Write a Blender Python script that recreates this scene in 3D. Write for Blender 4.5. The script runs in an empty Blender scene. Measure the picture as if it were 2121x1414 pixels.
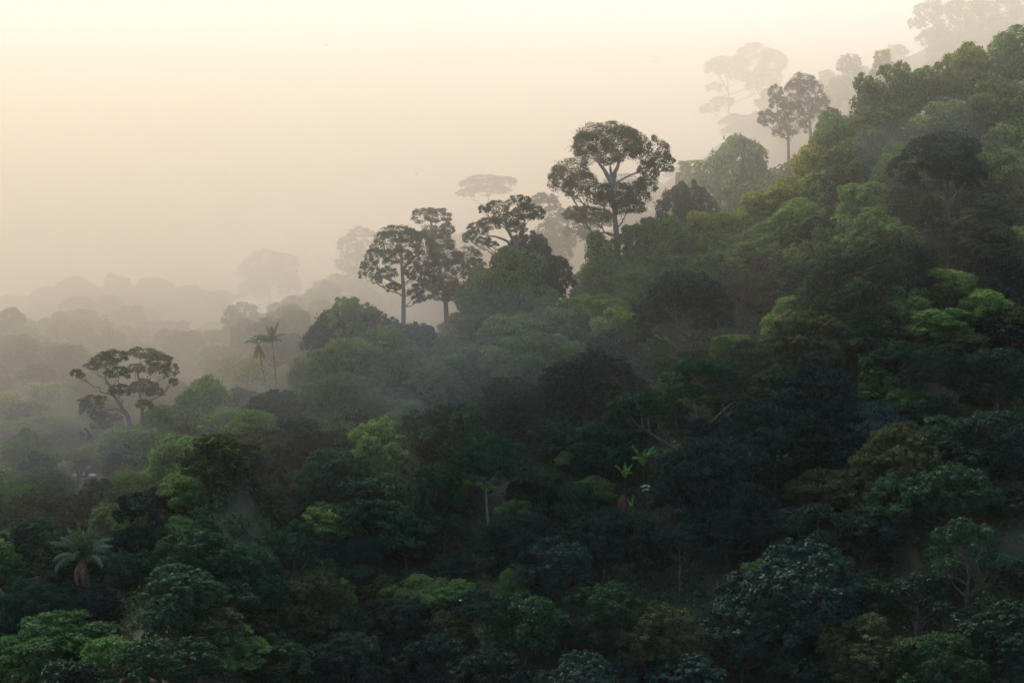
import bpy, math, random
import numpy as np
from mathutils import Vector

# ------------------------------------------------------------------ camera, sky, sun, exposure
sc = bpy.context.scene
COL = sc.collection
LENS = 75.0
IW, IH = 2121.0, 1414.0
F = IW * LENS / 36.0                      # focal length in photograph pixels

cam_data = bpy.data.cameras.new("camera")
cam_data.lens = LENS
cam_data.sensor_width = 36.0
cam_data.clip_start = 1.0
cam_data.clip_end = 8000.0
cam = bpy.data.objects.new("camera", cam_data)
cam.location = (0.0, 0.0, 0.0)
cam.rotation_euler = (math.radians(90.0), 0.0, 0.0)
COL.objects.link(cam)
sc.camera = cam

SUN_EL = math.radians(55.0)
SUN_AZ = math.radians(-38.0)              # left of the viewing direction, beyond the ridge
sun_dir = Vector((math.sin(SUN_AZ) * math.cos(SUN_EL), math.cos(SUN_AZ) * math.cos(SUN_EL), math.sin(SUN_EL)))

world = bpy.data.worlds.new("World")
sc.world = world
world.use_nodes = True
wn = world.node_tree.nodes
wl = world.node_tree.links
for n in list(wn):
    wn.remove(n)
w_out = wn.new("ShaderNodeOutputWorld")
w_bg = wn.new("ShaderNodeBackground")
w_sky = wn.new("ShaderNodeTexSky")
w_sky.sky_type = 'NISHITA'
w_sky.sun_disc = False
w_sky.sun_elevation = SUN_EL
w_sky.sun_rotation = SUN_AZ
w_sky.air_density = 1.0
w_sky.dust_density = 2.0
w_sky.ozone_density = 1.0
w_bg.inputs['Strength'].default_value = 0.15
wl.new(w_sky.outputs[0], w_bg.inputs['Color'])
wl.new(w_bg.outputs[0], w_out.inputs['Surface'])

sun_data = bpy.data.lights.new("sun", 'SUN')
sun_data.energy = 2.5
sun_data.angle = math.radians(8.0)
sun_data.color = (1.0, 0.78, 0.46)
sun = bpy.data.objects.new("sun", sun_data)
sun.rotation_euler = sun_dir.to_track_quat('Z', 'Y').to_euler()
sun.location = sun_dir * 900
COL.objects.link(sun)

sc.view_settings.view_transform = 'Standard'
sc.view_settings.look = 'None'
sc.view_settings.gamma = 1.0
sc.view_settings.exposure = 1.5
sc.cycles.max_bounces = 8
sc.cycles.diffuse_bounces = 2
sc.cycles.glossy_bounces = 1
sc.cycles.transmission_bounces = 2
sc.cycles.transparent_max_bounces = 4
sc.cycles.volume_bounces = 5
sc.cycles.use_denoising = True
sc.cycles.sample_clamp_indirect = 4.0

# ------------------------------------------------------------------ helpers
def ray(px, py, Y):
    return np.array(((px - IW / 2) / F * Y, Y, (IH / 2 - py) / F * Y))

def link(o, parent=None):
    COL.objects.link(o)
    if parent is not None:
        o.parent = parent
    return o

def tag(o, label=None, cat=None, group=None, kind=None):
    if label: o['label'] = label
    if cat: o['category'] = cat
    if group: o['group'] = group
    if kind: o['kind'] = kind
    return o

def empty(name, loc):
    o = bpy.data.objects.new(name, None)
    o.empty_display_size = 0.5
    o.location = loc
    return link(o)

def mesh_np(name, V, Fc, k, mat=None, smooth=False):
    """V (n,3), Fc (m,k) faces all of k corners"""
    V = np.ascontiguousarray(V, dtype=np.float32)
    Fc = np.ascontiguousarray(Fc, dtype=np.int32)
    me = bpy.data.meshes.new(name)
    me.vertices.add(len(V))
    me.vertices.foreach_set("co", V.ravel())
    me.loops.add(Fc.size)
    me.loops.foreach_set("vertex_index", Fc.ravel())
    me.polygons.add(len(Fc))
    me.polygons.foreach_set("loop_start", np.arange(0, Fc.size, k, dtype=np.int32))
    if smooth:
        me.polygons.foreach_set("use_smooth", np.ones(len(Fc), dtype=bool))
    me.update(calc_edges=True)
    if mat: me.materials.append(mat)
    return me

def nrm(a):
    return a / np.maximum(np.linalg.norm(a, axis=-1, keepdims=True), 1e-9)

def leaf_geo(P, N, L, W, rng):
    """rhombic leaves, slightly folded: one quad each"""
    n = len(P)
    R = rng.normal(size=(n, 3))
    T = nrm(np.cross(N, R))
    B = np.cross(N, T)
    s = rng.uniform(0.7, 1.35, size=(n, 1))
    l = T * (L * 0.5) * s
    w = B * (W * 0.5) * s * rng.uniform(0.8, 1.2, size=(n, 1))
    d = N * (L * 0.10) * s
    V = np.stack([P - l - d, P - w + d * .3, P + l - d, P + w + d * .3], axis=1).reshape(-1, 3)
    return V

def leaf_mesh(name, Vs, mat):
    V = np.concatenate(Vs) if isinstance(Vs, list) else Vs
    return mesh_np(name, V, np.arange(len(V)).reshape(-1, 4), 4, mat)

def fib_dirs(n, rng, zmin=-1.0):
    i = np.arange(n) + 0.5
    z = 1 - (1 - zmin) * i / n
    ph = i * 2.399963 + rng.uniform(0, 6.28)
    r = np.sqrt(np.maximum(0, 1 - z * z))
    d = np.stack([r * np.cos(ph), r * np.sin(ph), z], 1)
    return nrm(d + rng.normal(size=d.shape) * 0.18)

def lump_leaves(c, r, rng, L=0.55, W=0.32, cover=1.5, zmin=-0.35, bump=(.28, .48), jit=(.72, 1.06), upn=.5, rnd=.7, nb=None):
    """positions and normals of leaves on one cauliflower clump"""
    c = np.asarray(c, float); r = np.asarray(r, float)
    rm = (r[0] * r[1] * r[2]) ** (1 / 3)
    if nb is None:
        nb = int(max(7, min(26, 5 + rm * 3.2)))
    D = fib_dirs(nb, rng, zmin)
    br = rng.uniform(bump[0], bump[1], size=nb)
    C = D * (1 - br[:, None] * .85) * rng.uniform(.86, 1.08, size=(nb, 1))
    area = 4 * math.pi * rm * rm * 0.62 * 1.25
    n = int(cover * area / (L * W * .5))
    k = rng.integers(0, nb, size=n)
    e = nrm(D[k] * .7 + np.array([0, 0, .25]) + rng.normal(size=(n, 3)) * .75)
    rad = rng.uniform(jit[0], jit[1], size=(n, 1))
    rad = np.where(rng.random((n, 1)) < .07, rad * rng.uniform(1.1, 1.45, size=(n, 1)), rad)
    U = C[k] + e * br[k][:, None] * rad
    N = nrm(.95 * e + np.array([0, 0, upn * .8]) + rng.normal(size=(n, 3)) * rnd * .72)
    return U * r + c, N

def cull(P, N, lumps, skip, core=.68):
    keep = np.ones(len(P), bool)
    for j, (c, r) in enumerate(lumps):
        if j == skip: continue
        q = (P - np.asarray(c)) / np.asarray(r)
        keep &= (q * q).sum(1) > core * core
    return P[keep], N[keep]

class Tubes:
    def __init__(self, sides=6):
        self.V = []; self.Q = []; self.n = 0; self.s = sides
    def add(self, pts, radii, sides=None):
        s = sides or self.s
        pts = np.asarray(pts, float); radii = np.asarray(radii, float)
        t = nrm(np.gradient(pts, axis=0))
        ref = np.array([1.0, 0.13, 0.07]) if abs(t[:, 0]).max() < .95 else np.array([0.1, 1.0, 0.05])
        u = nrm(np.cross(t, ref)); v = np.cross(t, u)
        a = np.arange(s) * 2 * math.pi / s
        ring = pts[:, None, :] + radii[:, None, None] * (np.cos(a)[None, :, None] * u[:, None, :] + np.sin(a)[None, :, None] * v[:, None, :])
        m = len(pts)
        self.V.append(ring.reshape(-1, 3))
        i = np.arange(m - 1)[:, None] * s; j = np.arange(s)[None, :]; j2 = (j + 1) % s
        q = np.stack([i + j, i + j2, i + s + j2, i + s + j], -1).reshape(-1, 4) + self.n
        self.Q.append(q); self.n += m * s
    def mesh(self, name, mat):
        return mesh_np(name, np.concatenate(self.V), np.concatenate(self.Q), 4, mat, smooth=True)

def curve(p0, p1, rng, n=7, wob=.08, sag=0.0, ctrl=None):
    p0 = np.asarray(p0, float); p1 = np.asarray(p1, float)
    t = np.linspace(0, 1, n)[:, None]
    L = np.linalg.norm(p1 - p0)
    if ctrl is None:
        ctrl = (p0 + p1) / 2 + np.array([0, 0, -sag * L])
    p = (1 - t) ** 2 * p0 + 2 * t * (1 - t) * ctrl + t * t * p1
    w = rng.normal(size=(n, 3)) * wob * L * .25
    w[0] = 0; w[-1] = 0
    return p + w

# ------------------------------------------------------------------ materials
def node_mat(name):
    m = bpy.data.materials.new(name); m.use_nodes = True
    nt = m.node_tree
    for n in list(nt.nodes): nt.nodes.remove(n)
    out = nt.nodes.new("ShaderNodeOutputMaterial")
    return m, nt, out

def leaf_mat(name, col, trans=1.6, tmix=.24, gloss=.009, hue=.014):
    m, nt, out = node_mat(name)
    N = nt.nodes.new; K = nt.links.new
    geo = N("ShaderNodeNewGeometry"); oi = N("ShaderNodeObjectInfo")
    mp = N("ShaderNodeMapRange"); mp.inputs['To Min'].default_value = .50; mp.inputs['To Max'].default_value = 1.5
    K(geo.outputs['Random Per Island'], mp.inputs['Value'])
    mo = N("ShaderNodeMapRange"); mo.inputs['To Min'].default_value = .84; mo.inputs['To Max'].default_value = 1.14
    K(oi.outputs['Random'], mo.inputs['Value'])
    mul = N("ShaderNodeMath"); mul.operation = 'MULTIPLY'
    K(mp.outputs[0], mul.inputs[0]); K(mo.outputs[0], mul.inputs[1])
    wn_ = N("ShaderNodeTexWhiteNoise"); wn_.noise_dimensions = '1D'
    K(oi.outputs['Random'], wn_.inputs['W'])
    mh = N("ShaderNodeMapRange"); mh.inputs['To Min'].default_value = .5 - hue; mh.inputs['To Max'].default_value = .5 + hue
    K(wn_.outputs['Value'], mh.inputs['Value'])
    hs = N("ShaderNodeHueSaturation"); hs.inputs['Color'].default_value = (*col, 1)
    K(mh.outputs[0], hs.inputs['Hue']); K(mul.outputs[0], hs.inputs['Value'])
    di = N("ShaderNodeBsdfDiffuse"); tr = N("ShaderNodeBsdfTranslucent"); gl = N("ShaderNodeBsdfGlossy")
    gl.inputs['Roughness'].default_value = .5; gl.inputs['Color'].default_value = (.9, .95, 1, 1)
    K(hs.outputs[0], di.inputs['Color'])
    tc = N("ShaderNodeMix"); tc.data_type = 'RGBA'; tc.blend_type = 'MULTIPLY'; tc.inputs[0].default_value = 1.0
    K(hs.outputs[0], tc.inputs[6]); tc.inputs[7].default_value = (trans * 1.25, trans * 1.1, trans * .45, 1)
    K(tc.outputs[2], tr.inputs['Color'])
    m1 = N("ShaderNodeMixShader"); m1.inputs[0].default_value = tmix
    K(di.outputs[0], m1.inputs[1]); K(tr.outputs[0], m1.inputs[2])
    m2 = N("ShaderNodeMixShader"); m2.inputs[0].default_value = gloss
    K(m1.outputs[0], m2.inputs[1]); K(gl.outputs[0], m2.inputs[2])
    K(m2.outputs[0], out.inputs['Surface'])
    return m

def rough_mat(name, c1, c2, scale=1.0, rough=.9):
    m, nt, out = node_mat(name)
    N = nt.nodes.new; K = nt.links.new
    tc = N("ShaderNodeTexCoord"); no = N("ShaderNodeTexNoise")
    no.inputs['Scale'].default_value = scale; no.inputs['Detail'].default_value = 6
    K(tc.outputs['Object'], no.inputs['Vector'])
    cr = N("ShaderNodeValToRGB")
    cr.color_ramp.elements[0].position = .35; cr.color_ramp.elements[0].color = (*c1, 1)
    cr.color_ramp.elements[1].position = .68; cr.color_ramp.elements[1].color = (*c2, 1)
    K(no.outputs['Fac'], cr.inputs[0])
    b = N("ShaderNodeBsdfPrincipled"); b.inputs['Roughness'].default_value = rough
    b.inputs['Specular IOR Level'].default_value = .2
    bm = N("ShaderNodeBump"); bm.inputs['Strength'].default_value = .5; bm.inputs['Distance'].default_value = .1
    K(no.outputs['Fac'], bm.inputs['Height']); K(bm.outputs[0], b.inputs['Normal'])
    K(cr.outputs[0], b.inputs['Base Color']); K(b.outputs[0], out.inputs['Surface'])
    return m

LEAF = {
    'vdark':  leaf_mat('leaves_shaded_deep_green', (.0058, .0235, .0150), hue=.02),  # lower slope's shade is put into these three dark leaf colours
    'dark':   leaf_mat('leaves_shaded_dark_green', (.0120, .0400, .0185), hue=.02),
    'blue':   leaf_mat('leaves_shaded_blue_green', (.0080, .0340, .0235), gloss=.015),
    'mid':    leaf_mat('leaves_mid_green', (.074, .134, .044), trans=1.8, tmix=.36),  # this and the next two lifted so the colour carries upper-slope sunlight
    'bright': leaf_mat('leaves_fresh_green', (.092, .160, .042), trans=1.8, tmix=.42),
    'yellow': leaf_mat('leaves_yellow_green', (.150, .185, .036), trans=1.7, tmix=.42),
    'olive':  leaf_mat('leaves_olive_brown', (.040, .054, .021), hue=.010),
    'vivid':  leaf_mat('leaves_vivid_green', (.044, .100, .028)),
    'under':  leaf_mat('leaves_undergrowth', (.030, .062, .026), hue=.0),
    'dead':   leaf_mat('leaves_dead_brown', (.120, .075, .035), hue=.01),
}
TINT = {'vdark': 'deep green', 'dark': 'dark green', 'blue': 'blue green', 'mid': 'mid green', 'bright': 'fresh green',
        'yellow': 'yellow green', 'olive': 'olive brown', 'vivid': 'vivid green', 'dead': 'brown'}
BARK = rough_mat('bark_dark', (.035, .028, .022), (.075, .062, .050), 1.2)
BARKM = rough_mat('bark_grey_brown', (.085, .070, .058), (.16, .135, .11), 1.2)
BARKP = rough_mat('bark_pale', (.058, .054, .048), (.125, .117, .105), 1.5)
SOIL = rough_mat('forest_floor', (.020, .026, .012), (.050, .050, .026), .08)
REDSOIL = rough_mat('red_soil', (.052, .022, .015), (.105, .042, .028), .6)
STONE = rough_mat('pale_stone', (.30, .25, .21), (.52, .44, .37), .7)
BIRD = rough_mat('bird_dark_feathers', (.02, .02, .02), (.05, .05, .05), 4)
BIRDW = rough_mat('bird_white_feathers', (.6, .6, .58), (.8, .8, .78), 4)

# ------------------------------------------------------------------ the terrain
def table(pts, Y0, k, drop):
    xs, zs = [], []
    for px, py in pts:
        q = (px - IW / 2) / F
        if k is None: k_ = -.25 if q < 0 else .15
        else: k_ = k
        x = q * Y0 / (1 - k_ * q)
        xs.append(x); zs.append((IH / 2 - py) / F * (Y0 + k_ * x) - drop)
    xx = np.linspace(-900, 900, 901)
    zz = np.interp(xx, xs, zs)
    lo = xx < xs[0]; hi = xx > xs[-1]
    zz[lo] = zs[0] + (xx[lo] - xs[0]) * .12
    zz[hi] = zs[-1] + 14 * (1 - np.exp(-(xx[hi] - xs[-1]) / 180))
    ker = np.exp(-.5 * (np.arange(-6, 7) / 2.5) ** 2); ker /= ker.sum()
    zz = np.convolve(np.pad(zz, 6, mode='edge'), ker, mode='valid')
    return xx, zz

Y1_0, Y1_K = 510.0, .28
Y2_0, Y2_K = 720.0, None
C1 = table([(-300, 1030), (0, 1000), (110, 965), (150, 895), (200, 885), (330, 880), (480, 830), (600, 815), (660, 740), (720, 690), (850, 710),
            (950, 680), (1010, 610), (1120, 575), (1190, 570), (1300, 515), (1420, 480), (1550, 440), (1650, 350), (1720, 285),
            (1780, 210), (1900, 180), (2000, 145), (2121, 95), (2500, -20)], Y1_0, Y1_K, 10.0)
C2 = table([(-300, 660), (0, 635), (150, 600), (330, 590), (450, 620), (560, 640), (700, 560), (800, 520), (950, 450), (1100, 430),
            (1250, 400), (1400, 310), (1480, 220), (1600, 150), (1700, 120), (1850, 60), (1950, 10), (2121, -30), (2500, -80)], Y2_0, Y2_K, 12.0)

def Y1(x): return Y1_0 + Y1_K * np.clip(x, -400, 400)
def Y2(x): return Y2_0 + np.where(np.asarray(x) < 0, -.25, .15) * np.clip(x, -400, 400)

def height(x, y):
    x = np.asarray(x, float); y = np.asarray(y, float)
    s = np.clip(.48 + .0022 * x, .22, .85)
    d1 = Y1(x) - y
    h1 = np.interp(x, *C1) - np.where(d1 > 0, s * d1, -.75 * d1)
    d2 = Y2(x) - y
    lf = np.clip((-x - 5) / 50, 0, 1)                              # gentle rise on the left, steeper to the right
    fall = lf * (.06 * np.minimum(d2, 160) + .235 * np.maximum(d2 - 160, 0)) + (1 - lf) * .42 * d2
    h2 = np.interp(x, *C2) - np.where(d2 > 0, fall, -.25 * d2)
    wob = 1.3 * np.sin(x * .11 + y * .05) + 1.1 * np.sin(y * .13 - x * .04 + 1.0) + .7 * np.sin(x * .31 + y * .22)
    h = np.maximum(h1, h2) + wob
    opp = -1.7 - .55 * np.maximum(y, 0)
    return np.maximum(np.maximum(h, opp), -120 + wob)

gx = np.concatenate([np.linspace(-900, -200, 50)[:-1], np.linspace(-200, 240, 221), np.linspace(240, 1000, 50)[1:]])
gy = np.concatenate([np.linspace(-60, 300, 46)[:-1], np.linspace(300, 720, 211), np.linspace(720, 1700, 50)[1:]])
GX, GY = np.meshgrid(gx, gy)
GZ = height(GX, GY)
nx, ny = len(gx), len(gy)
ii = (np.arange(ny - 1)[:, None] * nx + np.arange(nx - 1)[None, :]).ravel()
ground = bpy.data.objects.new("terrain", mesh_np("terrain", np.stack([GX, GY, GZ], -1).reshape(-1, 3),
                              np.stack([ii, ii + 1, ii + nx + 1, ii + nx], 1), 4, SOIL, smooth=True))
tag(link(ground), 'steep forested hillside rising to the right with a second ridge behind', 'hillside', kind='structure')

def hit(px, py, y0=300.0, y1=760.0):
    Y = np.arange(y0, y1, .5)
    x = (px - IW / 2) / F * Y; z = (IH / 2 - py) / F * Y
    k = np.nonzero(z <= height(x, Y))[0]
    return float(Y[k[0]]) if len(k) else None

# ------------------------------------------------------------------ prototypes of forest trees: (trunk mesh, crown mesh)
def crown_tree(name, seed, W, H, kind):
    rng = np.random.default_rng(seed)
    lumps = []; Vs = []
    tb = Tubes(6)
    if kind in ('round', 'roundbig', 'bushy', 'fine', 'dome'):
        n, rr, zc, rz, zmin = {'round': (24, (.10, .25), .56, .43, -.72), 'roundbig': (38, (.08, .20), .55, .44, -.75),
                               'bushy': (18, (.15, .27), .54, .42, -.8), 'fine': (26, (.13, .21), .55, .42, -.75),
                               'dome': (22, (.15, .22), .50, .46, -.5)}[kind]
        lob = nrm(rng.normal(size=(4, 3)))                      # broad lobes and hollows make every outline uneven
        for d in fib_dirs(n, rng, zmin):
            d = nrm(d + rng.normal(size=3) * (.22 if kind != 'dome' else .02))
            r = W * rng.uniform(*rr)
            sc_ = rng.uniform(.84, 1.10) + .16 * float(np.max(lob[:2] @ d)) - .20 * max(0, float(np.max(lob[2:] @ d))) ** 2 if kind != 'dome' else rng.uniform(.95, 1.03)
            c = np.array([0, 0, zc * H]) + d * np.array([W * .5 - r * .75, W * .5 - r * .75, rz * H - r * .4]) * sc_
            lumps.append((c, np.array([r, r, r * rng.uniform(.62, .85)]) if kind != 'fine' else np.array([r, r, r])))
        lumps.append((np.array([0, 0, zc * H]), np.array([W * .27, W * .27, H * .2])))
    elif kind == 'open':
        for d in fib_dirs(11, rng, .05):
            r = W * rng.uniform(.14, .22)
            c = np.array([0, 0, .55 * H]) + d * np.array([W * .5 - r * .6, W * .5 - r * .6, .40 * H - r * .3]) * rng.uniform(.85, 1.08)
            lumps.append((c, np.array([r, r, r * rng.uniform(.40, .58)])))
    elif kind == 'column':
        z = .12 * H
        while z < .93 * H:
            a = rng.uniform(0, 6.28); r = W * rng.uniform(.26, .40) * (1 - .35 * z / H)
            lumps.append((np.array([math.cos(a) * W * .18, math.sin(a) * W * .18, z]), np.array([r, r, r * rng.uniform(.9, 1.3)])))
            z += r * .55
    elif kind == 'conifer':
        z = .16 * H
        while z < .98 * H:
            rr = W * .5 * (1 - z / H) ** .8 + .25
            for a in np.arange(0, 6.28, 6.28 / max(3, int(rr * 3))):
                a += rng.uniform(-.3, .3)
                lumps.append((np.array([math.cos(a) * rr * .55, math.sin(a) * rr * .55, z]), np.array([rr * .55, rr * .55, .5 + rr * .28])))
            z += .8
    elif kind == 'bare':
        pass
    par = {'round': dict(L=.44, W=.26, cover=1.15, jit=(.65, 1.18), bump=(.2, .4)), 'roundbig': dict(L=.43, W=.255, cover=1.1, jit=(.65, 1.18), bump=(.2, .4)),
           'bushy': dict(L=.46, W=.27, cover=1.15, jit=(.6, 1.35), rnd=.9),
           'fine': dict(L=.36, W=.21, cover=.85, jit=(.55, 1.3), rnd=1.0), 'dome': dict(L=.5, W=.28, cover=1.3, upn=.7),
           'open': dict(L=.40, W=.24, cover=1.1), 'column': dict(L=.58, W=.36, cover=1.3, jit=(.6, 1.25)),
           'conifer': dict(L=.42, W=.22, cover=1.1), 'bare': dict(L=.5, W=.3, cover=.5)}[kind]
    pale = kind in ('bare',)
    tr_r = .022 * W + .07
    if kind == 'bare':
        def grow(p, d, l, r, lev):
            q = p + d * l
            tb.add(curve(p, q, rng, 5, .25), np.linspace(r, r * .62, 5), 5)
            if lev == 0:
                if rng.random() < .6:
                    P, N = lump_leaves(q, (.7, .7, .5), rng, cover=.55, nb=5, **{k: par[k] for k in ('L', 'W')})
                    Vs.append(leaf_geo(P, N, par['L'], par['W'], rng))
                return
            for _ in range(3 if lev > 1 else 2):
                grow(q, nrm(d + rng.normal(size=3) * .48 + np.array([0, 0, .1])), l * rng.uniform(.62, .85), r * .6, lev - 1)
        grow(np.array([0, 0, -1.5]), np.array([.03, 0, 1.0]), .42 * H, tr_r * .8, 4)
    else:
        top = np.array([rng.normal() * .3, rng.normal() * .3, (.62 if kind not in ('column', 'conifer') else .95) * H])
        tp = curve((0, 0, -1.5), top, rng, 8, .06)
        tb.add(tp, np.linspace(tr_r * 1.3, tr_r * .5, 8), 7)
        if kind not in ('conifer', 'column'):
            for c, r in lumps:
                hd = math.hypot(c[0], c[1])
                za = np.clip(c[2] - .75 * hd, .22 * H, top[2])
                k = np.argmin(abs(tp[:, 2] - za))
                e = c + np.array([0, 0, -.35 * r[2]])
                ct = (tp[k] + e) / 2 + np.array([0, 0, -.12 * hd])
                cv = curve(tp[k], e, rng, 6, .12, ctrl=ct)
                tb.add(cv, np.linspace(tr_r * .42, tr_r * .14, 6), 5)
                for _ in range(3):
                    d = nrm(rng.normal(size=3) + np.array([0, 0, .7]))
                    tb.add(curve(cv[4], c + d * r * .75, rng, 4, .12), np.linspace(tr_r * .17, .025, 4), 4)
        for j, (c, r) in enumerate(lumps):
            P, N = lump_leaves(c, r, rng, **par)
            P, N = cull(P, N, lumps, j)
            Vs.append(leaf_geo(P, N, par['L'], par['W'], rng))
        if kind == 'column':                                   # hanging strands of creeper
            for _ in range(26):
                a = rng.uniform(0, 6.28); z0 = rng.uniform(.35, .85) * H; rr = W * .42 * (1 - .35 * z0 / H)
                n = 40; t = rng.uniform(0, 1, n)
                P = np.stack([math.cos(a) * rr + rng.normal(size=n) * .15, math.sin(a) * rr + rng.normal(size=n) * .15, z0 - t * rng.uniform(2, 4.5)], 1)
                N = nrm(np.array([math.cos(a), math.sin(a), .4]) + rng.normal(size=(n, 3)) * .5)
                Vs.append(leaf_geo(P, N, .42, .3, rng))
    tm = tb.mesh(name + '_trunk', BARKP if pale else BARK)
    cm = leaf_mesh(name + '_crown', Vs, LEAF['mid'])
    return dict(trunk=tm, crown=cm, W=W, H=H)

PROTO = {}
for i in range(6): PROTO.setdefault('round', []).append(crown_tree('round', 10 + i, 12, 12, 'round'))
for i in range(4): PROTO.setdefault('roundbig', []).append(crown_tree('roundbig', 20 + i, 19, 16, 'roundbig'))
for i in range(5): PROTO.setdefault('bushy', []).append(crown_tree('bushy', 30 + i, 11, 11, 'bushy'))
for i in range(1): PROTO.setdefault('fine', []).append(crown_tree('fine', 40 + i, 24, 20, 'fine'))
for i in range(2): PROTO.setdefault('dome', []).append(crown_tree('dome', 50 + i, 14, 12, 'dome'))
for i in range(3): PROTO.setdefault('open', []).append(crown_tree('open', 60 + i, 14, 13, 'open'))
for i in range(3): PROTO.setdefault('column', []).append(crown_tree('column', 70 + i, 7, 11, 'column'))
for i in range(1): PROTO.setdefault('conifer', []).append(crown_tree('conifer', 80 + i, 5, 14, 'conifer'))
for i in range(2): PROTO.setdefault('bare', []).append(crown_tree('bare', 90 + i, 11, 12, 'bare'))
NAME = {'round': 'broadleaf_tree', 'roundbig': 'broadleaf_tree', 'bushy': 'leafy_tree', 'fine': 'small_leaved_tree', 'dome': 'domed_tree',
        'open': 'spreading_tree', 'column': 'vine_covered_tree', 'conifer': 'conifer_tree', 'bare': 'sparse_tree'}
LOOK = {'round': 'rounded broadleaf tree', 'roundbig': 'large billowing broadleaf tree', 'bushy': 'bushy leafy tree', 'fine': 'huge small-leaved tree',
        'dome': 'smooth dome-shaped tree', 'open': 'spreading tree with open branches', 'column': 'vine-draped column of foliage',
        'conifer': 'narrow pointed conifer', 'bare': 'thin-leaved tree with pale bare branches'}

LANDMARKS = []      # (x, y, phrase), filled by the heroes
pending = []        # forest trees awaiting their label

def set_mat(o, mat):
    o.material_slots[0].link = 'OBJECT'
    o.material_slots[0].material = mat

prng = random.Random(5)
def put(kind, x, y, W, H, tint, group, label=None, z=None, zone=None):
    pk = kind
    if kind == 'round' and W > 15: pk = 'roundbig'
    pr = prng.choice(PROTO[pk])
    root = empty(NAME[pk], (x, y, float(height(x, y)) - (2.4 if zone == 'far' else 0.0)))
    root.rotation_euler = (0, 0, prng.uniform(0, 6.28))
    root.scale = (W / pr['W'], W / pr['W'], H / pr['H'])
    t = link(bpy.data.objects.new('trunk', pr['trunk']), root)
    c = link(bpy.data.objects.new('crown', pr['crown']), root)
    set_mat(c, LEAF[tint])
    root['category'] = 'tree'
    root['group'] = group
    if label: root['label'] = label
    else: pending.append((root, pk, tint, zone))
    return root

def put_px(kind, px, top, wpx, H, tint, group, Y=None, label=None, zone=None):
    if kind == 'round': wpx *= 1.12; H = max(H, 1.0 * wpx / F * 440)
    """tree whose crown top shows at (px, top) in the photograph and that stands on the ground"""
    if Y is None:
        Y = 480.0
        for _ in range(4):
            y = hit(px, top + H * F / Y, y1=Y1((px - IW / 2) / F * Y) + 4)
            if y is None:
                y = float(Y1((px - IW / 2) / F * Y)) + 1.0
            Y = .5 * Y + .5 * y
    x = (px - IW / 2) / F * Y
    ztop = (IH / 2 - top) / F * Y
    zg = float(height(x, Y))
    h = ztop - zg
    if h < .6 * H: h = .6 * H
    if kind == 'conifer': wpx = max(wpx, .5 * h * F / Y)
    if kind in ('round', 'bushy', 'dome'): wpx = max(wpx, .72 * h * F / Y)
    return put(kind, x, Y, wpx / F * Y, h * 1.02, tint, group, label, zone=zone)

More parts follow.
